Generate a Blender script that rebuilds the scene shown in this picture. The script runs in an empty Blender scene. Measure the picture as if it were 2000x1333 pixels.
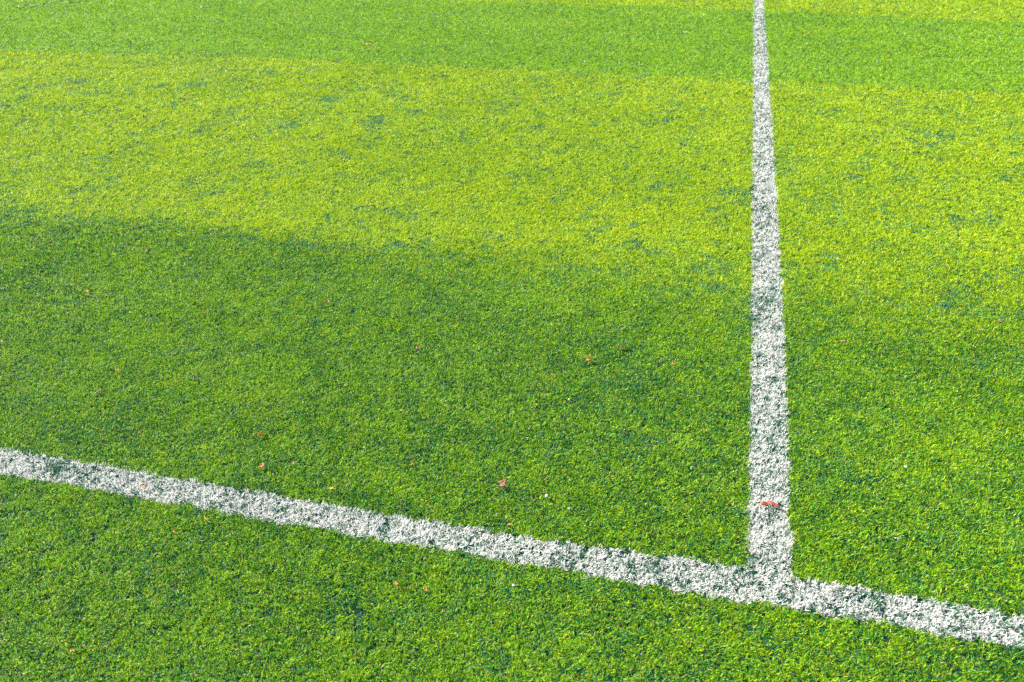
import bpy, math, random
import numpy as np

random.seed(7)
rng = np.random.default_rng(11)
scene = bpy.context.scene
C = scene.collection

# ------------------------------------------------------------------ camera
F_PX, PITCH, YAW, ROLL, H = 1674.8, math.radians(30.785), math.radians(14.15), math.radians(0.826), 1.79
CX, CY = -0.2713, -1.7738                      # the spot on the pitch below the camera
FWD = np.array([-math.sin(YAW), math.cos(YAW), 0.0])
RGT = np.array([math.cos(YAW), math.sin(YAW), 0.0])
Z = np.array([0.0, 0.0, 1.0])
VIEW = FWD * math.cos(PITCH) - Z * math.sin(PITCH)
UP = FWD * math.sin(PITCH) + Z * math.cos(PITCH)
CAMX = RGT * math.cos(ROLL) - UP * math.sin(ROLL)
CAMY = RGT * math.sin(ROLL) + UP * math.cos(ROLL)
cam_data = bpy.data.cameras.new('camera')
cam = bpy.data.objects.new('camera', cam_data)
C.objects.link(cam)
from mathutils import Matrix, Vector
M = Matrix.Identity(4)
for i, ax in enumerate((CAMX, CAMY, -VIEW)):
    for j in range(3):
        M[j][i] = ax[j]
M[0][3], M[1][3], M[2][3] = CX, CY, H
cam.matrix_world = M
cam_data.sensor_width = 36.0
cam_data.lens = F_PX / 2000.0 * 36.0
cam_data.clip_start, cam_data.clip_end = 0.05, 2000.0
cam_data.dof.use_dof = True
cam_data.dof.focus_distance = 3.0
cam_data.dof.aperture_fstop = 4.0
scene.camera = cam


def ground(px, py, z=0.0):
    """the point of the plane at height z seen at a pixel of the photograph (2000 x 1333)"""
    d = VIEW * F_PX + CAMX * (px - 1000.0) - CAMY * (py - 666.5)
    t = (H - z) / -d[2]
    return np.array([CX + d[0] * t, CY + d[1] * t, z])


# ------------------------------------------------------------------ light
SUN_EL = math.radians(36)
sh = -0.87 * RGT + 0.5 * FWD
sh /= np.linalg.norm(sh)
SUN_DIR = sh * math.cos(SUN_EL) + Z * math.sin(SUN_EL)
world = bpy.data.worlds.new('World')
scene.world = world
world.use_nodes = True
nt = world.node_tree
bg = nt.nodes['Background']
sky = nt.nodes.new('ShaderNodeTexSky')
sky.sky_type = 'NISHITA'
sky.sun_disc = False
sky.sun_elevation = SUN_EL
sky.sun_rotation = math.atan2(SUN_DIR[0], SUN_DIR[1])
nt.links.new(sky.outputs[0], bg.inputs[0])
bg.inputs[1].default_value = 0.09
sun_data = bpy.data.lights.new('sun', 'SUN')
sun_data.energy = 5.0
sun_data.angle = math.radians(0.5)
sun_data.color = (1.0, 0.93, 0.82)
sun = bpy.data.objects.new('sun', sun_data)
C.objects.link(sun)
sun.rotation_euler = Vector(SUN_DIR).to_track_quat('Z', 'Y').to_euler()
sun.location = (-6, 3, 6)
scene.view_settings.view_transform = 'Standard'
scene.view_settings.look = 'None'
scene.view_settings.gamma = 1.0
scene.view_settings.exposure = 1.55
scene.cycles.use_denoising = False
scene.cycles.max_bounces = 6
scene.cycles.diffuse_bounces = 3
scene.cycles.transmission_bounces = 3
scene.render.filter_size = 0.85
scene.cycles.pixel_filter_type = 'BLACKMAN_HARRIS'


# ------------------------------------------------------------------ helpers
def node_mat(name):
    m = bpy.data.materials.new(name)
    m.use_nodes = True
    t = m.node_tree
    return m, t, t.nodes['Principled BSDF'], t.nodes['Material Output']


def hash2(ix, iy, seed):
    h = (ix.astype(np.int64) * 374761393 + iy.astype(np.int64) * 668265263 + seed * 144665) & 0xffffffff
    h = ((h ^ (h >> 13)) * 1274126177) & 0xffffffff
    h = h ^ (h >> 16)
    return (h & 0xffffff) / float(0xffffff)


def vnoise(x, y, seed):
    ix, iy = np.floor(x), np.floor(y)
    fx, fy = x - ix, y - iy
    fx = fx * fx * (3 - 2 * fx)
    fy = fy * fy * (3 - 2 * fy)
    ix = ix.astype(np.int64); iy = iy.astype(np.int64)
    a = hash2(ix, iy, seed); b = hash2(ix + 1, iy, seed)
    c = hash2(ix, iy + 1, seed); d = hash2(ix + 1, iy + 1, seed)
    return (a * (1 - fx) + b * fx) * (1 - fy) + (c * (1 - fx) + d * fx) * fy


def fbm(x, y, freq, seed, octs=3):
    s = 0; a = 1.0; n = 0
    ang = 0.6
    for o in range(octs):
        c_, s_ = math.cos(ang * o + seed), math.sin(ang * o + seed)
        s = s + a * vnoise((x * c_ - y * s_) * freq, (x * s_ + y * c_) * freq, seed + 17 * o)
        n += a; a *= 0.55; freq *= 2.1
    return s / n          # 0..1, mean 0.5


# ------------------------------------------------------------------ layout on the pitch
def curve_from(pts, axis):
    """measured edge points -> an edge across the pitch: value along one axis against the other"""
    P = np.array([ground(a, b)[:2] for a, b in pts])
    o = 1 - axis
    k = np.argsort(P[:, o])
    return P[k, o], P[k, axis]


L_EDGE = curve_from([(1472, 0), (1471.5, 83), (1471, 160), (1470, 250), (1469, 333), (1468, 500), (1467, 666),
                     (1465, 850), (1462, 1000), (1461, 1090)], 0)
R_EDGE = curve_from([(1491.5, 0), (1497, 83), (1502, 160), (1508, 250), (1513.5, 333), (1523, 500), (1531, 666),
                     (1537, 830), (1542, 1000), (1547, 1115)], 0)
T_EDGE = curve_from([(0, 878), (250, 920), (500, 963), (1000, 1047), (1400, 1104), (1750, 1162), (2000, 1207)], 1)
B_EDGE = curve_from([(0, 927), (250, 971), (500, 1015), (1000, 1102), (1400, 1170), (1750, 1226), (2000, 1270)], 1)
S_NEAR = curve_from([(0, 418), (250, 438), (500, 465), (750, 488), (1000, 510), (1250, 535), (1480, 565), (1700, 585), (2000, 618)], 1)
S_MID = curve_from([(0, 101), (500, 114), (1000, 136), (1500, 159), (2000, 184)], 1)
S_FAR = curve_from([(750, 0), (1250, 13), (1600, 28), (2000, 46)], 1)
ev = lambda e, t: np.interp(t, e[0], e[1])

BLOTCH = [  # darker bluish green scuffs seen in the pale strip: px, py, half length, half height
    (160, 160, 22, 6), (90, 170, 16, 4), (310, 168, 12, 6), (390, 165, 30, 8), (185, 185, 16, 6), (50, 190, 18, 5),
    (118, 212, 28, 5), (40, 219, 18, 3), (225, 217, 14, 3), (340, 205, 18, 6), (280, 230, 12, 5), (45, 255, 12, 3),
    (270, 262, 25, 5), (400, 250, 16, 7), (480, 230, 14, 4), (455, 215, 25, 5), (600, 140, 16, 8), (530, 148, 20, 4),
    (645, 195, 28, 8), (700, 178, 26, 5), (780, 182, 14, 5), (865, 225, 13, 5), (740, 242, 24, 9), (810, 220, 22, 5),
    (570, 245, 22, 8), (915, 260, 14, 10), (630, 300, 16, 5), (760, 262, 14, 5), (955, 205, 14, 4), (990, 215, 26, 8),
    (560, 345, 14, 5), (1040, 250, 22, 8), (1160, 245, 10, 6), (1240, 262, 14, 3), (1050, 300, 20, 6), (1165, 288, 12, 4),
    (1205, 292, 9, 3), (1100, 300, 22, 6), (1325, 172, 12, 3), (1320, 190, 10, 6), (1378, 215, 10, 7), (1300, 235, 14, 4),
    (1460, 235, 14, 5), (1340, 280, 12, 6), (1250, 155, 16, 4), (1280, 170, 10, 3), (1630, 220, 14, 5), (1755, 218, 22, 3),
    (1730, 262, 14, 5), (1790, 282, 22, 6), (1630, 305, 10, 3), (1850, 265, 12, 6), (1920, 255, 12, 5), (1680, 350, 14, 4),
    (1585, 395, 22, 5), (1640, 405, 18, 5), (1770, 350, 22, 7), (1855, 422, 16, 5), (1960, 345, 22, 8), (1960, 425, 16, 7),
    (1800, 430, 16, 4), (1670, 400, 10, 5), (1860, 605, 26, 9), (1930, 600, 28, 7), (1880, 580, 12, 8), (1810, 550, 22, 8),
    (145, 380, 16, 5), (380, 355, 20, 4), (410, 380, 24, 6), (40, 415, 40, 6), (140, 428, 26, 4), (580, 335, 20, 4),
    (850, 412, 20, 4), (700, 440, 28, 5), (810, 435, 18, 5), (660, 455, 10, 6), (760, 485, 60, 6), (830, 488, 26, 6),
    (930, 495, 30, 6), (610, 475, 10, 6), (1290, 365, 24, 6), (1100, 375, 16, 4), (1430, 380, 26, 8), (1380, 400, 30, 7),
    (1120, 450, 16, 5), (1160, 460, 22, 6), (1240, 480, 26, 7), (1200, 485, 20, 6), (1350, 435, 30, 5), (1245, 440, 12, 5),
    (1200, 530, 36, 5), (1360, 530, 22, 8), (1100, 552, 18, 7), (1400, 520, 25, 8), (960, 470, 20, 8), (1600, 500, 24, 6),
    (1210, 660, 30, 6), (1690, 575, 16, 9), (1640, 610, 20, 7), (1480, 592, 26, 12), (1478, 620, 14, 8), (1476, 470, 14, 5),
    (1475, 425, 14, 9), (1450, 640, 14, 12), (125, 600, 22, 5), (395, 545, 18, 6), (330, 560, 10, 5)]
BL = []
for (bx, by, rx, ry) in BLOTCH:
    g0, g1, g2 = ground(bx, by), ground(bx + rx, by), ground(bx, by - ry)
    BL.append((g0[0], g0[1], 0.85 * np.linalg.norm(g1 - g0), 0.85 * max(np.linalg.norm(g2 - g0), 0.02)))


def blotch_field(x, y):
    b = np.zeros_like(x)
    wx = x + 0.16 * (fbm(x, y, 10, 61) - 0.5)
    wy = y + 0.26 * (fbm(x, y, 10, 71) - 0.5)
    cy_, sy_ = math.cos(YAW), math.sin(YAW)
    for (gx, gy, ra, rb) in BL:
        near = (np.abs(x - gx) < 2.2 * (ra + rb)) & (np.abs(y - gy) < 2.2 * (ra + rb))
        if not near.any():
            continue
        dx, dy = wx[near] - gx, wy[near] - gy
        u = dx * cy_ + dy * sy_
        v = -dx * sy_ + dy * cy_
        e = np.exp(-((u / ra) ** 2 + (v / rb) ** 2) * 0.9)
        b[near] = np.maximum(b[near], e)
    return b * np.clip((fbm(x, y, 26, 81, 2) - 0.30) * 3.2, 0.15, 1)


# ------------------------------------------------------------------ the fibres
def sample_tufts(rho0, d0=3.4, dmin=1.0, dmid=12.5, dmax=24.0):
    """tufts round the viewpoint: even density up to d0, thinning with the square of the distance beyond"""
    # candidates over the widest sector, cut to a sector that narrows with distance so density stays continuous
    a_max = math.radians(50)
    dens = rho0
    n1 = int(dens * a_max * (d0 ** 2 - dmin ** 2))
    r1 = np.sqrt(rng.uniform(dmin ** 2, d0 ** 2, n1))
    n2 = int(dens * d0 ** 2 * 2 * a_max * math.log(dmid / d0))
    r2 = d0 * (dmid / d0) ** rng.uniform(0, 1, n2)
    # farther still (hardly seen): thinning twice as fast
    n3 = int(dens * d0 ** 2 * 2 * a_max * math.log(dmax / dmid) * 0.35)
    r3 = dmid * (dmax / dmid) ** rng.uniform(0, 1, n3)
    r = np.concatenate([r1, r2, r3])
    a = rng.uniform(-1, 1, len(r)) * a_max
    k = np.abs(a) < np.radians(np.interp(r, [2.2, 4, 8], [50, 42, 35]))
    a, r = a[k], r[k]
    x = CX + r * (FWD[0] * np.cos(a) + RGT[0] * np.sin(a))
    y = CY + r * (FWD[1] * np.cos(a) + RGT[1] * np.sin(a))
    return x, y, r


def build_blades(name, x, y, r, length, width, az, lean, curl, col, mat, near_split=4.2):
    """curved, tapering ribbons as one mesh: seven vertices each near the viewpoint, five beyond"""
    verts, cols, loops, starts, totals = [], [], [], [], []
    voff = 0
    loff = 0
    for sel, nseg in ((r < near_split, 3), (r >= near_split, 2)):
        n = int(sel.sum())
        if n == 0:
            continue
        X, Y_, L, Wd, A, Le, Cu, K = (q[sel] for q in (x, y, length, width, az, lean, curl, col))
        dirx, diry = np.cos(A), np.sin(A)
        tw = rng.uniform(-1.2, 1.2, n)
        sx, sy = -np.sin(A + tw), np.cos(A + tw)
        pts = []
        hx = np.zeros(n); hz = np.zeros(n)
        ang = Le.copy()
        for s in range(nseg + 1):
            pts.append((hx.copy(), hz.copy()))
            hx += np.sin(ang) * L / nseg
            hz += np.cos(ang) * L / nseg
            ang = ang + Cu / nseg
        nv = 2 * nseg + 1
        V = np.zeros((n, nv, 3), np.float32)
        for s in range(nseg):
            wf = [1.0, 0.95, 0.75][s] if nseg == 3 else [1.0, 0.85][s]
            hxs, hzs = pts[s]
            for k, sg in enumerate((-0.5, 0.5)):
                V[:, 2 * s + k, 0] = X + dirx * hxs + sx * Wd * wf * sg
                V[:, 2 * s + k, 1] = Y_ + diry * hxs + sy * Wd * wf * sg
                V[:, 2 * s + k, 2] = hzs
        V[:, nv - 1, 0] = X + dirx * pts[nseg][0]
        V[:, nv - 1, 1] = Y_ + diry * pts[nseg][0]
        V[:, nv - 1, 2] = pts[nseg][1]
        V[:, :, 2] = np.maximum(V[:, :, 2], 0.0015)
        verts.append(V.reshape(-1, 3))
        kc = np.ones((n, nv, 4), np.float32)
        kc[:, :, :3] = K[:, None, :]
        cols.append(kc.reshape(-1, 4))
        base = (np.arange(n) * nv + voff)[:, None]
        f = []
        for s in range(nseg - 1):
            f += [2 * s, 2 * s + 1, 2 * s + 3, 2 * s + 2]
        f += [2 * nseg - 2, 2 * nseg - 1, 2 * nseg]
        loops.append((base + np.array(f)[None, :]).astype(np.int32).ravel())
        t = np.array([4] * (nseg - 1) + [3], np.int32)
        st = np.concatenate([[0], np.cumsum(t)[:-1]])
        starts.append(((np.arange(n) * len(f) + loff)[:, None] + st[None, :]).astype(np.int32).ravel())
        totals.append(np.tile(t, n))
        voff += n * nv
        loff += n * len(f)
    V = np.concatenate(verts); K = np.concatenate(cols); Lp = np.concatenate(loops)
    St = np.concatenate(starts); To = np.concatenate(totals)
    me = bpy.data.meshes.new(name)
    me.vertices.add(len(V)); me.vertices.foreach_set('co', V.ravel())
    me.loops.add(len(Lp)); me.loops.foreach_set('vertex_index', Lp)
    me.polygons.add(len(St)); me.polygons.foreach_set('loop_start', St)
    try:
        me.polygons.foreach_set('loop_total', To)
    except Exception:
        pass
    me.update(calc_edges=True)
    at = me.color_attributes.new('fibre', 'FLOAT_COLOR', 'POINT')
    at.data.foreach_set('color', K.ravel())
    me.materials.append(mat)
    me.shade_flat()
    o = bpy.data.objects.new(name, me)
    C.objects.link(o)
    return o


def fibre_material(name, rough, spec, trans):
    m, t, p, out = node_mat(name)
    a = t.nodes.new('ShaderNodeAttribute'); a.attribute_name = 'fibre'
    t.links.new(a.outputs['Color'], p.inputs['Base Color'])
    p.inputs['Roughness'].default_value = rough
    p.inputs['Specular IOR Level'].default_value = spec
    tr = t.nodes.new('ShaderNodeBsdfTranslucent')
    t.links.new(a.outputs['Color'], tr.inputs['Color'])
    mx = t.nodes.new('ShaderNodeMixShader'); mx.inputs[0].default_value = trans
    t.links.new(p.outputs[0], mx.inputs[1]); t.links.new(tr.outputs[0], mx.inputs[2])
    t.links.new(mx.outputs[0], out.inputs[0])
    return m


M_GREEN = fibre_material('green_fibre', 0.45, 0.22, 0.30)
M_WHITE = fibre_material('white_fibre', 0.5, 0.2, 0.3)

PER = 5
tx, ty, tr_ = sample_tufts(42000)
# every tuft is a little bundle of fibres
thick = fbm(tx, ty, 30, 5, 2)
keep = rng.uniform(0, 1, len(tx)) < 0.62 + 1.1 * np.clip(thick - 0.22, 0, 1) 
tx, ty, tr_ = tx[keep], ty[keep], tr_[keep]
n = len(tx)
taz = rng.uniform(0, 2 * math.pi, n)
tl = rng.uniform(0.75, 1.2, n)
tone_t = rng.uniform(0, 1, n)
rep = np.repeat(np.arange(n), PER)
N = len(rep)
scale = np.maximum(tr_ / 3.4, 1.0)[rep]
scale = np.where(tr_[rep] > 12.5, scale * 1.5, scale)
bx = tx[rep] + rng.normal(0, 0.0025, N) * scale
by = ty[rep] + rng.normal(0, 0.0025, N) * scale
br = tr_[rep]
na = 4 * math.pi * fbm(bx * 0.7, by * 1.3, 1.1, 21, 2)
ns = 0.05 + 0.4 * fbm(bx, by, 3.5, 31, 2)
ra = taz[rep] + rng.normal(0, 0.9, N)
az = np.arctan2(np.sin(ra) + ns * np.sin(na), np.cos(ra) + ns * np.cos(na))
length = 0.0150 * tl[rep] * rng.uniform(0.65, 1.2, N) * (0.82 + 0.36 * fbm(bx, by, 5, 41)) * (1 + 0.15 * (scale - 1))
width = 0.0016 * rng.uniform(0.7, 1.3, N) * scale
lean = np.clip(rng.normal(0.5, 0.35, N), 0.0, 1.3)
curl = rng.normal(1.2, 0.7, N)

# which strip of turf, which line
jx = tx[rep] * 0.7 + bx * 0.3 + rng.normal(0, 0.0015, N)
jy = ty[rep] * 0.7 + by * 0.3 + rng.normal(0, 0.0015, N)
edge_w = 0.011 * (fbm(tx, ty, 28, 91, 2)[rep] - 0.5) * 2 
on_long = (jx > ev(L_EDGE, jy) + edge_w) & (jx < ev(R_EDGE, jy) + edge_w) & (jy > 0)
on_cross = (jy > ev(B_EDGE, jx) + edge_w * 1.3) & (jy < ev(T_EDGE, jx) + edge_w * 1.3)
sj = rng.normal(0, 0.02, N) + 0.05 * (fbm(bx, by, 6, 95) - 0.5)
soft = np.interp(jx, [-2.5, -0.8, 0.2], [0.08, 0.20, 0.36]) * rng.normal(0, 1, n)[rep]
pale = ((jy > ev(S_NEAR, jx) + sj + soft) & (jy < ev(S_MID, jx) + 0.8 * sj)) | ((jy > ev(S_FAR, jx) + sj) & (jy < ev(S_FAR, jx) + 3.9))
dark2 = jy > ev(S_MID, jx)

blot = blotch_field(bx, by)
seam = np.exp(-((by - ev(S_NEAR, bx) + 0.03) / 0.035) ** 2) * np.clip((fbm(bx, by, 7, 151, 2) - 0.40) * 5, 0, 1)
blot = np.maximum(blot, 0.35 * seam)
b2 = np.clip((fbm(bx, by, 13.0, 101, 3) - 0.58) * 6, 0, 1) * 0.7
teal = np.clip(blot * 1.15 + b2 * np.where(pale, 0.8, 0.35), 0, 1)
mott = fbm(bx, by, 2.2, 111) - 0.5
mid = fbm(bx, by, 22, 121, 2) - 0.5
u = np.clip(rng.uniform(0, 1, N) * 0.7 + tone_t[rep] * 0.3 + mott * 0.20 + mid * 0.30, 0, 1)
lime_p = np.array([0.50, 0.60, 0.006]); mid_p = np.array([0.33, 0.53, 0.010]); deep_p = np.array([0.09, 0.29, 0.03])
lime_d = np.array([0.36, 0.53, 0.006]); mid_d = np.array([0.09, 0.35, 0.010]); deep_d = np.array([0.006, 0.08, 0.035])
lime_f = np.array([0.37, 0.56, 0.010]); mid_f = np.array([0.25, 0.47, 0.015]); deep_f = np.array([0.09, 0.29, 0.035])  # far turf: its brighter look at a grazing angle is put into the colour


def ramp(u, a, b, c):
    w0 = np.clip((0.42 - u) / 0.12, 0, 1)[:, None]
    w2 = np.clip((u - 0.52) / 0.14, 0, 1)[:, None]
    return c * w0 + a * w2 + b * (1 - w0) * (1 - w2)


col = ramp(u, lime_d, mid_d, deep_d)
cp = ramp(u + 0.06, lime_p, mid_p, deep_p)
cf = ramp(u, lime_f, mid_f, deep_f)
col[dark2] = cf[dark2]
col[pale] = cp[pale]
bluegreen = np.array([0.03, 0.22, 0.13])
tk = (rng.uniform(0, 1, N) < teal * 0.58)[:, None]
col = np.where(tk, bluegreen * rng.uniform(0.6, 1.5, (N, 1)), col)
col *= rng.uniform(0.62, 1.38, (N, 1))
odd = rng.uniform(0, 1, N)
col[odd < 0.010] = np.array([0.62, 0.62, 0.35])       # bleached fibres
col[(odd > 0.010) & (odd < 0.018)] = np.array([0.45, 0.30, 0.05])
length *= np.where(teal > 0.45, 0.8, 1.0)

# the painted lines: white fibres, worn through in places, shade of the gaps between them coloured in
wear = fbm(bx, by, 18, 131) * 0.5 + 0.5 * fbm(bx, by, 70, 141, 2)
wear_hit = np.clip((wear - 0.49) * 3.0, 0, 0.6)
for (wx_, wy_, wr_, wh_, ws_) in ((1496, 588, 34, 16, 0.58), (1478, 625, 14, 16, 0.6), (1488, 512, 18, 9, 0.4), (1484, 410, 16, 8, 0.35),
                                  (1508, 930, 26, 14, 0.35), (1478, 700, 10, 40, 0.3), (1525, 830, 12, 20, 0.3), (1483, 60, 12, 5, 0.35),
                                  (1500, 1098, 30, 12, 0.25), (210, 930, 22, 8, 0.25), (1290, 1115, 22, 12, 0.3)):
    g0, g1, g2 = ground(wx_, wy_), ground(wx_ + wr_, wy_), ground(wx_, wy_ - wh_)
    wear_hit = np.maximum(wear_hit, ws_ * np.exp(-((bx - g0[0]) / np.linalg.norm(g1 - g0)) ** 2 - ((by - g0[1]) / np.linalg.norm(g2 - g0)) ** 2))
wear_hit = np.maximum(wear_hit, 0.6 * blot * (on_long))
white = (on_long | on_cross) & (rng.uniform(0, 1, N) > 0.26 + wear_hit) & (rng.uniform(0, 1, n)[rep] > 0.20)
under = (on_long | on_cross) & ~white
col[under] = np.where((rng.uniform(0, 1, under.sum()) < 0.6)[:, None], np.array([0.02, 0.13, 0.08]), np.array([0.08, 0.26, 0.09]))  # green of worn spots; the dark teal paints the shade in the gaps
length[under] *= 0.75
wc = np.array([0.84, 0.81, 0.765]) * rng.uniform(0.85, 1.1, (N, 1))
g = ~white
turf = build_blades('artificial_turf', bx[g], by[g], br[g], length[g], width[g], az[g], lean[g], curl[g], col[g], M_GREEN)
turf['kind'] = 'stuff'
turf['label'] = 'short bright green artificial grass of the pitch with paler yellowish strips'
turf['category'] = 'artificial grass'
for nm, sel, lab in (('touch_line', white & on_cross, 'slanting white line crossing the whole foreground from left to right'),
                     ('halfway_line', white & on_long & ~on_cross, 'long straight white line running away from the corner into the distance')):
    o = build_blades(nm, bx[sel], by[sel], br[sel], length[sel], width[sel] * 1.1, az[sel], lean[sel], curl[sel],
                     np.clip(wc[sel], 0, 0.85), M_WHITE)
    o['kind'] = 'structure'
    o['label'] = lab

# ------------------------------------------------------------------ ground below the fibres
m, t, p, out = node_mat('infill')
tc = t.nodes.new('ShaderNodeTexCoord')
n1 = t.nodes.new('ShaderNodeTexNoise'); n1.inputs['Scale'].default_value = 350; n1.inputs['Detail'].default_value = 4
t.links.new(tc.outputs['Object'], n1.inputs['Vector'])
cr = t.nodes.new('ShaderNodeValToRGB')
cr.color_ramp.elements[0].position = 0.35; cr.color_ramp.elements[0].color = (0.003, 0.022, 0.026, 1)  # black crumb tinted teal: blue skylit shade of the gaps put into the colour
cr.color_ramp.elements[1].position = 0.68; cr.color_ramp.elements[1].color = (0.012, 0.05, 0.035, 1)
t.links.new(n1.outputs[0], cr.inputs[0])
# beyond the modelled fibres the sheet itself is turf green
n2 = t.nodes.new('ShaderNodeTexNoise'); n2.inputs['Scale'].default_value = 30; n2.inputs['Detail'].default_value = 5
t.links.new(tc.outputs['Object'], n2.inputs['Vector'])
cr2 = t.nodes.new('ShaderNodeValToRGB')
cr2.color_ramp.elements[0].position = 0.3; cr2.color_ramp.elements[0].color = (0.07, 0.22, 0.03, 1)
cr2.color_ramp.elements[1].position = 0.7; cr2.color_ramp.elements[1].color = (0.24, 0.40, 0.03, 1)
t.links.new(n2.outputs[0], cr2.inputs[0])
ln = t.nodes.new('ShaderNodeVectorMath'); ln.operation = 'LENGTH'
t.links.new(tc.outputs['Object'], ln.inputs[0])
mr = t.nodes.new('ShaderNodeMapRange')
mr.inputs[1].default_value = 12; mr.inputs[2].default_value = 24
t.links.new(ln.outputs['Value'], mr.inputs[0])
mx = t.nodes.new('ShaderNodeMix'); mx.data_type = 'RGBA'
t.links.new(mr.outputs[0], mx.inputs[0]); t.links.new(cr.outputs[0], mx.inputs[6]); t.links.new(cr2.outputs[0], mx.inputs[7])
t.links.new(mx.outputs[2], p.inputs['Base Color'])
p.inputs['Roughness'].default_value = 0.9
p.inputs['Specular IOR Level'].default_value = 0.1
bp = t.nodes.new('ShaderNodeBump'); bp.inputs['Strength'].default_value = 0.8; bp.inputs['Distance'].default_value = 0.004
t.links.new(n1.outputs[0], bp.inputs['Height']); t.links.new(bp.outputs[0], p.inputs['Normal'])
S = 600.0
me = bpy.data.meshes.new('ground')
me.from_pydata([(-S, -S, 0), (S, -S, 0), (S, S, 0), (-S, S, 0)], [], [(0, 1, 2, 3)])
me.materials.append(m)
gr = bpy.data.objects.new('ground', me)
C.objects.link(gr)
gr['kind'] = 'structure'

# ------------------------------------------------------------------ fallen leaves and litter
def litter_mat(name, c0, c1, rough=0.55, trans=0.25, scale=180):
    m, t, p, out = node_mat(name)
    tc = t.nodes.new('ShaderNodeTexCoord')
    nz = t.nodes.new('ShaderNodeTexNoise'); nz.inputs['Scale'].default_value = scale; nz.inputs['Detail'].default_value = 5
    t.links.new(tc.outputs['Object'], nz.inputs['Vector'])
    cr = t.nodes.new('ShaderNodeValToRGB')
    cr.color_ramp.elements[0].position = 0.38; cr.color_ramp.elements[0].color = (*c0, 1)
    cr.color_ramp.elements[1].position = 0.62; cr.color_ramp.elements[1].color = (*c1, 1)
    t.links.new(nz.outputs[0], cr.inputs[0])
    t.links.new(cr.outputs[0], p.inputs['Base Color'])
    p.inputs['Roughness'].default_value = rough
    bp = t.nodes.new('ShaderNodeBump'); bp.inputs['Strength'].default_value = 0.5; bp.inputs['Distance'].default_value = 0.001
    t.links.new(nz.outputs[0], bp.inputs['Height']); t.links.new(bp.outputs[0], p.inputs['Normal'])
    if trans:
        tr = t.nodes.new('ShaderNodeBsdfTranslucent')
        t.links.new(cr.outputs[0], tr.inputs['Color'])
        mx = t.nodes.new('ShaderNodeMixShader'); mx.inputs[0].default_value = trans
        t.links.new(p.outputs[0], mx.inputs[1]); t.links.new(tr.outputs[0], mx.inputs[2])
        t.links.new(mx.outputs[0], out.inputs[0])
    return m


LM = {
    'coral': litter_mat('coral_leaf', (0.42, 0.09, 0.04), (0.54, 0.16, 0.08)),
    'red': litter_mat('rose_leaf', (0.24, 0.07, 0.04), (0.38, 0.16, 0.09)),
    'darkred': litter_mat('dark_red_leaf', (0.14, 0.03, 0.02), (0.25, 0.07, 0.04)),
    'orange': litter_mat('orange_leaf', (0.55, 0.20, 0.03), (0.66, 0.36, 0.07)),
    'gold': litter_mat('golden_leaf', (0.70, 0.32, 0.02), (0.80, 0.52, 0.08)),
    'yellow': litter_mat('yellow_leaf', (0.70, 0.50, 0.03), (0.82, 0.68, 0.16)),
    'tan': litter_mat('tan_leaf', (0.42, 0.24, 0.10), (0.70, 0.48, 0.24)),
    'brown': litter_mat('brown_leaf', (0.30, 0.11, 0.04), (0.48, 0.24, 0.10)),
    'pink': litter_mat('pinkish_leaf', (0.42, 0.20, 0.11), (0.58, 0.34, 0.20)),
    'white': litter_mat('pale_petal', (0.66, 0.66, 0.58), (0.82, 0.82, 0.78)),
    'grey': litter_mat('grey_stone', (0.42, 0.44, 0.44), (0.68, 0.70, 0.70), trans=0),
    'green': litter_mat('fresh_green', (0.16, 0.42, 0.01), (0.34, 0.58, 0.03)),
    'purple': litter_mat('dark_scrap', (0.10, 0.05, 0.07), (0.20, 0.10, 0.12)),
}


def sheet(name, outline, curl, mat, thick=0.05, seed=0, bend=0.0):
    """a leaf blade: an outline of unit length, filled in rings, cupped and wrinkled, with real thickness"""
    r = random.Random(seed)
    nO = len(outline)
    rings = [1.0, 0.66, 0.33]
    cx = sum(a for a, b in outline) / nO; cy = sum(b for a, b in outline) / nO
    ph = r.uniform(0, 6)

    def zz(x, y):
        return (curl * (y * y * 3.2) + bend * (x * x) + 0.05 * math.sin(9 * x + ph) * math.cos(11 * y + ph)
                + 0.03 * math.sin(21 * x + 13 * y))
    vs = []
    for side in (1, -1):
        for q in rings:
            for a, b in outline:
                x, y = cx + (a - cx) * q, cy + (b - cy) * q
                vs.append((x, y, zz(x, y) + side * thick / 2))
        vs.append((cx, cy, zz(cx, cy) + side * thick / 2))
    half = nO * 3 + 1
    fs = []
    for s in (0, 1):
        o = s * half
        for k in range(2):
            for i in range(nO):
                j = (i + 1) % nO
                f = (o + k * nO + i, o + k * nO + j, o + (k + 1) * nO + j, o + (k + 1) * nO + i)
                fs.append(f if s == 0 else f[::-1])
        for i in range(nO):
            j = (i + 1) % nO
            f = (o + 2 * nO + i, o + 2 * nO + j, o + half - 1)
            fs.append(f if s == 0 else f[::-1])
    for i in range(nO):
        j = (i + 1) % nO
        fs.append((i, half + i, half + j, j))
    me = bpy.data.meshes.new(name)
    me.from_pydata(vs, [], fs)
    me.materials.append(mat)
    me.polygons.foreach_set('use_smooth', [True] * len(me.polygons))
    me.update()
    o = bpy.data.objects.new(name, me)
    C.objects.link(o)
    return o


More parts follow.
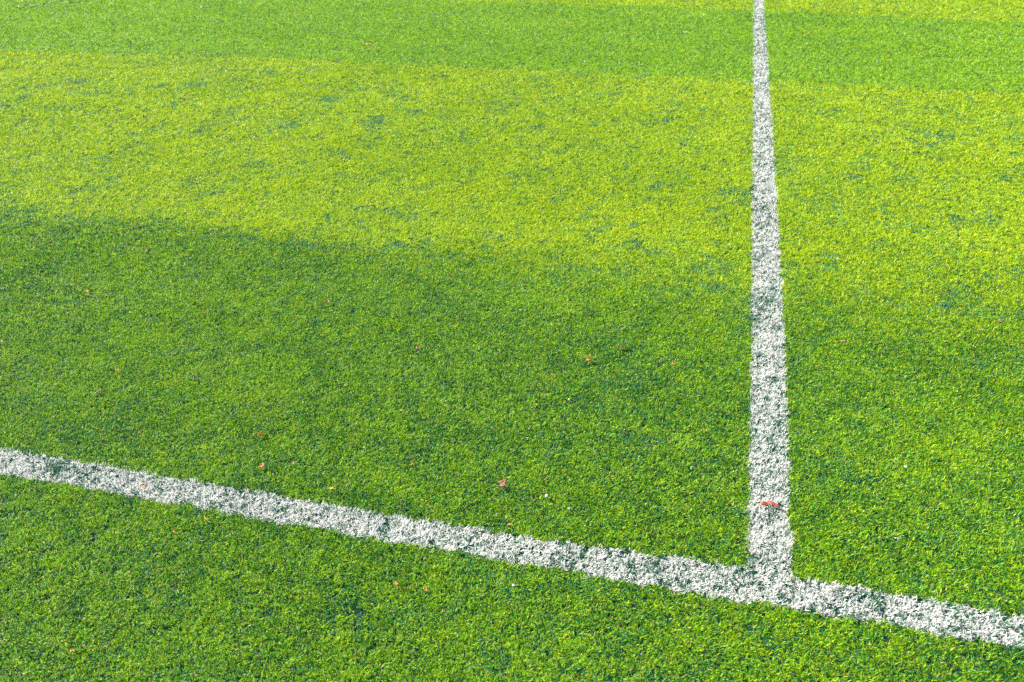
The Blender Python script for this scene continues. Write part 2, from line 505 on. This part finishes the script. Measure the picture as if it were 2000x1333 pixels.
def strand(name, pts, rad, mat, parent=None, flat=1.0):
    """a stalk: tapering tube through the points"""
    vs, fs = [], []
    k = 5
    for i, p_ in enumerate(pts):
        rr = rad * (1 - 0.6 * i / (len(pts) - 1))
        for j in range(k):
            a = 2 * math.pi * j / k
            vs.append((p_[0], p_[1] + math.cos(a) * rr, p_[2] + math.sin(a) * rr * flat))
        if i:
            for j in range(k):
                q = (j + 1) % k
                fs.append(((i - 1) * k + j, (i - 1) * k + q, i * k + q, i * k + j))
    fs.append(tuple(range(k))[::-1]); fs.append(tuple((len(pts) - 1) * k + j for j in range(k)))
    me = bpy.data.meshes.new(name)
    me.from_pydata(vs, [], fs); me.materials.append(mat)
    me.polygons.foreach_set('use_smooth', [True] * len(me.polygons)); me.update()
    o = bpy.data.objects.new(name, me)
    C.objects.link(o)
    if parent:
        o.parent = parent
    return o


def oval(asp, r, n=16, tip=0.6):
    o = []
    for i in range(n):
        a = 2 * math.pi * i / n
        c, s = math.cos(a), math.sin(a)
        w = asp * 0.5 * (abs(s) ** (1 + tip * 0.3)) * (1 if s > 0 else -1) * (1 - 0.25 * c) * r.uniform(0.85, 1.12)
        o.append((0.5 * c * r.uniform(0.96, 1.03), w))
    return o


def scrap(asp, r, n=13):
    o = []
    for i in range(n):
        a = 2 * math.pi * i / n
        q = r.uniform(0.6, 1.1)
        o.append((0.5 * math.cos(a) * q, 0.5 * asp * math.sin(a) * q))
    return o


def lobed(asp, r):
    o = []
    lob = [0, 52, 120, 190, 250, 312]
    for i, a in enumerate(lob):
        a2 = lob[(i + 1) % 6] + (360 if i == 5 else 0)
        R = r.uniform(0.42, 0.58)
        o.append((R * math.cos(math.radians(a)), asp * R * math.sin(math.radians(a))))
        for q, rr in ((0.3, 0.33), (0.5, 0.22), (0.7, 0.32)):
            am = math.radians(a + (a2 - a) * q)
            o.append((rr * math.cos(am), asp * rr * math.sin(am)))
    return o


T_LEAF = [(-0.48, 0.30), (-0.34, 0.36), (-0.18, 0.33), (0.0, 0.36), (0.18, 0.42), (0.36, 0.48), (0.50, 0.46),
          (0.48, 0.32), (0.36, 0.16), (0.27, 0.02), (0.22, -0.12), (0.20, -0.24), (0.26, -0.38), (0.14, -0.48),
          (-0.08, -0.54), (-0.30, -0.46), (-0.48, -0.30), (-0.46, -0.14), (-0.32, -0.04), (-0.26, 0.04), (-0.34, 0.14), (-0.46, 0.20)]
STRIP = [(-0.50, 0.10), (-0.36, 0.12), (-0.22, 0.10), (-0.08, 0.08), (0.02, 0.13), (0.14, 0.11), (0.26, 0.05), (0.38, -0.03),
         (0.50, -0.12), (0.49, -0.24), (0.40, -0.20), (0.30, -0.19), (0.20, -0.12), (0.10, -0.05), (0.0, -0.01), (-0.12, 0.00),
         (-0.24, -0.03), (-0.36, -0.04), (-0.46, 0.0)]

# kind, px, py, length in photo pixels, turn in degrees, slimness, colour, label, height above the infill
ITEMS = [
 ('tleaf', 983, 944, 17, 14, 1, 'red', 'rose red torn leaf with three points, largest reddish leaf on the green'),
 ('strip', 1503, 984, 31, 8, 1, 'coral', 'coral red curved strip of leaf lying on the long white line'),
 ('lobed', 512, 909, 13, 30, .8, 'orange', 'orange and yellow ragged leaf above the slanting line, below the golden sliver'),
 ('oval', 572, 905, 7, 70, .6, 'yellow', 'small pale yellow leaf just right of the ragged orange one'),
 ('sliver', 510, 848, 16, 42, .28, 'gold', 'golden sliver of leaf tilted up to the right, above the ragged orange leaf'),
 ('sliver', 1218, 677, 15, 34, .25, 'tan', 'tan curled sliver of leaf with thin pointed tip near the centre right'),
 ('stalked', 1151, 702, 10, 20, .8, 'gold', 'bright orange leaf with thin pale stalks, casting a dark shadow to its right'),
 ('oval', 1317, 710, 9, 10, .45, 'orange', 'small orange leaf right of the tan curled sliver'),
 ('sprig', 1378, 840, 22, 0, 1, 'green', 'fresh green blade with yellow stalks lying left of the long white line'),
 ('sliver', 1649, 668, 13, -25, .22, 'tan', 'pale tan curled sliver right of the long white line'),
 ('oval', 1954, 628, 9, -30, .6, 'pink', 'pinkish tan leaf near the right edge, right of a yellow one'),
 ('oval', 1915, 643, 7, 30, .8, 'yellow', 'bright yellow leaf near the right edge, left of the pinkish one'),
 ('scrap', 640, 590, 13, 55, .5, 'brown', 'brown folded leaf in the middle of the left half, in the dark green strip'),
 ('oval', 817, 680, 8, 0, .6, 'pink', 'salmon pink leaf alone in the middle of the dark green strip'),
 ('lobed', 171, 569, 9, -20, .7, 'orange', 'pale orange leaf high on the left below the yellowish strip'),
 ('oval', 291, 490, 8, 10, .6, 'brown', 'rust brown leaf just below the upper left edge of the dark strip'),
 ('oval', 405, 610, 6, 60, .6, 'gold', 'amber leaf left of the brown folded leaf'),
 ('oval', 427, 450, 5, 40, .6, 'orange', 'tiny orange leaf on the seam between pale and dark turf at left'),
 ('oval', 230, 723, 8, 0, .4, 'orange', 'flat orange leaf on the left, upper one of a close pair'),
 ('oval', 195, 763, 7, 15, .5, 'orange', 'deep orange leaf on the left, lower one of a close pair'),
 ('scrap', 275, 844, 6, 20, .7, 'pink', 'dull pink scrap of leaf above the left part of the slanting line'),
 ('scrap', 280, 949, 11, 0, .5, 'orange', 'orange scrap lying in the slanting white line at left'),
 ('oval', 405, 1013, 10, -5, .5, 'orange', 'vivid orange leaf touching the lower edge of the slanting line at left'),
 ('oval', 342, 1037, 7, 20, .8, 'orange', 'small round orange leaf just below left of the vivid orange one'),
 ('lobed', 647, 954, 11, 0, .5, 'gold', 'amber ragged leaf close above the slanting line, left of centre'),
 ('oval', 804, 906, 7, 70, .4, 'orange', 'narrow orange leaf standing on edge left of the rose red leaf'),
 ('oval', 995, 1024, 9, 25, .35, 'gold', 'slim golden orange leaf just above the slanting line at centre'),
 ('oval', 777, 1139, 11, -10, .5, 'brown', 'light brown leaf at bottom centre, left one of three'),
 ('sliver', 773, 1147, 8, 35, .3, 'yellow', 'creamy narrow husk tucked under the light brown leaf'),
 ('oval', 804, 1146, 7, 5, .4, 'darkred', 'dark red leaf at bottom centre between a brown and an orange one'),
 ('oval', 832, 1152, 11, -45, .5, 'orange', 'light orange leaf at bottom centre, right one of three'),
 ('oval', 163, 1263, 6, 80, .5, 'brown', 'rust leaf low in the bottom left corner, upper of two'),
 ('oval', 142, 1270, 7, 10, .5, 'gold', 'amber leaf low in the bottom left corner, lower of two'),
 ('scrap', 3, 668, 9, 20, .6, 'tan', 'tan leaf cut by the left edge of the picture'),
 ('stone', 1068, 969, 7, 0, .9, 'grey', 'small light grey round pebble right of the rose red leaf'),
 ('scrap', 1111, 993, 5, 30, .6, 'white', 'small white petal right of the grey pebble, above the slanting line'),
 ('scrap', 1110, 1059, 9, 10, .6, 'white', 'pinkish white petal on the upper edge of the slanting line'),
 ('sliver', 1049, 739, 6, 70, .35, 'yellow', 'cream upright husk below left of the orange leaf with stalks'),
 ('sliver', 1111, 782, 7, -60, .3, 'yellow', 'pale yellow slender husk below the orange leaf with stalks'),
 ('scrap', 1080, 731, 6, 0, .6, 'pink', 'dull pink scrap just right of the cream upright husk'),
 ('scrap', 1710, 749, 6, 30, .7, 'purple', 'dark purplish scrap alone on the green right of the long line'),
 ('sliver', 1754, 1052, 13, -12, .16, 'white', 'thin whitish twig lying in the lower right corner of green'),
 ('scrap', 1769, 912, 5, 0, .7, 'white', 'tiny white petal in the green on the right, above the whitish twig'),
 ('scrap', 1384, 607, 4, 0, .9, 'white', 'tiny white petal left of the worn gap in the long line'),
 ('scrap', 1635, 505, 6, 20, .5, 'white', 'whitish petal right of the long line in the pale strip'),
 ('scrap', 1610, 408, 4, 0, .7, 'pink', 'tiny pale pink scrap in the pale strip right of the long line'),
 ('scrap', 1576, 70, 8, 0, .6, 'pink', 'brownish pink leaf far off, right of the long line near the top'),
 ('scrap', 1577, 86, 4, 0, .9, 'white', 'tiny white petal just below the far brownish pink leaf'),
 ('scrap', 1714, 122, 4, 0, .9, 'white', 'tiny white petal alone in the far green strip at right'),
 ('oval', 1564, 134, 4, 0, .8, 'yellow', 'tiny yellow leaf in the far green strip beside the long line'),
 ('oval', 1518, 197, 4, 30, .8, 'orange', 'tiny orange leaf touching the right side of the long line, far up'),
 ('oval', 720, 87, 8, 0, .5, 'gold', 'yellow orange leaf in the far green strip, left of centre'),
 ('oval', 867, 110, 5, 0, .5, 'orange', 'tiny orange leaf near the far edge of the yellowish strip'),
 ('scrap', 394, 17, 5, 0, .9, 'white', 'tiny white petal near the top edge at left'),
 ('scrap', 1143, 121, 5, 0, .7, 'white', 'tiny white petal in the far green strip, left of the long line'),
 ('oval', 1220, 66, 5, 0, .5, 'yellow', 'tiny yellow leaf high up in the far green strip at centre'),
 ('scrap', 1339, 63, 7, 0, .35, 'white', 'narrow whitish scrap high up, left of the long line'),
 ('oval', 885, 464, 6, 30, .5, 'orange', 'tiny orange leaf where the pale strip meets the dark one at centre'),
 ('oval', 346, 743, 5, 10, .6, 'orange', 'tiny orange leaf right of the close orange pair'),
 ('scrap', 784, 802, 5, -30, .5, 'tan', 'small tan scrap above the narrow standing orange leaf'),
 ('scrap', 1004, 1143, 6, 0, .7, 'grey', 'bluish grey scrap just below the slanting line at centre'),
]
for i, (kind, px, py, lp, turn, asp, colr, label) in enumerate(ITEMS):
    r = random.Random(100 + i)
    z0 = 0.0200
    c0 = ground(px, py, z0)
    size = np.linalg.norm(ground(px + 0.5, py, z0) - ground(px - 0.5, py, z0)) * lp * (1.0 if kind == 'tleaf' else 1.12)
    size = max(size, 0.012)
    mat = LM[colr]
    nm = {'stone': 'pebble', 'sprig': 'grass_sprig', 'sliver': 'curled_leaf', 'stalked': 'leaf', 'tleaf': 'leaf', 'strip': 'leaf',
          'lobed': 'leaf', 'oval': 'leaf', 'scrap': 'petal' if colr == 'white' else 'leaf_scrap'}[kind]
    cat = {'pebble': 'pebble', 'grass_sprig': 'sprig', 'petal': 'petal'}.get(nm, 'leaf')
    tilt = math.radians(24)
    if kind == 'tleaf':
        o = sheet(nm, T_LEAF, 0.10, mat, 0.03, i)
    elif kind == 'strip':
        o = sheet(nm, [(a, b * 1.5) for a, b in STRIP], 0.15, mat, 0.03, i, bend=-0.1)
    elif kind == 'lobed':
        o = sheet(nm, lobed(asp, r), 0.3, mat, 0.04, i, bend=0.2)
    elif kind == 'oval':
        o = sheet(nm, oval(asp, r), 0.9, mat, 0.05, i, bend=r.uniform(-.3, .4))
    elif kind == 'scrap':
        o = sheet(nm, scrap(asp, r), 0.8, mat, 0.06, i, bend=r.uniform(-.3, .3))
    elif kind == 'sliver':
        o = sheet(nm, oval(asp, r, 16, 1.4), 6.0, mat, 0.05, i, bend=-0.35)
    elif kind == 'stalked':
        o = sheet(nm, scrap(0.9, r), 0.9, mat, 0.06, i, bend=0.5)
        strand('stalk', [(-.2, .1, .05), (-.6, .55, .1), (-1.1, .95, .05), (-1.8, 1.05, -.05)], 0.05, LM['tan'], o)
        strand('stalk', [(-.05, -.2, 0), (-.1, -.7, -.1), (.1, -1.1, -.2)], 0.09, LM['yellow'], o)
        strand('stalk', [(-.05, -.3, 0), (-.5, -.8, -.1), (-.8, -.95, -.2)], 0.07, LM['yellow'], o)
    elif kind == 'sprig':
        o = sheet(nm, [(a + 0.25, b) for a, b in [(-.28, .03), (-.15, .05), (0, .055), (.15, .05), (.3, .02), (.36, 0), (.3, -.025), (.15, -.04), (0, -.045), (-.15, -.04), (-.28, -.03)]],
                  1.5, mat, 0.02, i, bend=-0.1)
        strand('stalk', [(0, 0, .03), (-.12, .03, .08), (-.3, .0, .05), (-.5, -.12, 0)], 0.035, LM['yellow'], o)
        strand('stalk', [(-.05, .0, .05), (-.12, -.14, .04), (-.16, -.3, 0)], 0.028, LM['yellow'], o)
        strand('stalk', [(0, -.02, .03), (.1, -.16, .02), (.24, -.3, 0)], 0.028, LM['yellow'], o)
    elif kind == 'stone':
        import bmesh
        bm = bmesh.new()
        bmesh.ops.create_icosphere(bm, subdivisions=3, radius=0.5)
        for v in bm.verts:
            q = 1 + 0.10 * math.sin(5 * v.co.x + 2) * math.cos(4 * v.co.y) + 0.07 * math.sin(7 * v.co.z + v.co.x * 6)
            v.co *= q
            v.co.z *= 0.8
        for f in bm.faces:
            f.smooth = True
        me = bpy.data.meshes.new(nm); bm.to_mesh(me); bm.free(); me.materials.append(mat)
        o = bpy.data.objects.new(nm, me); C.objects.link(o)
        tilt = 0
    o.location = c0
    o.scale = (size, size, size)
    q = Matrix.Rotation(YAW + math.radians(turn), 3, 'Z')
    tl_ = Matrix.Rotation(tilt * r.uniform(0.6, 1.2), 3, Vector(RGT))
    o.rotation_euler = (tl_ @ q).to_euler()
    o['label'] = label
    o['category'] = cat
    if nm in ('leaf', 'leaf_scrap', 'curled_leaf'):
        o['group'] = 'fallen leaves on the artificial grass'
    elif nm == 'petal':
        o['group'] = 'white petals on the artificial grass'
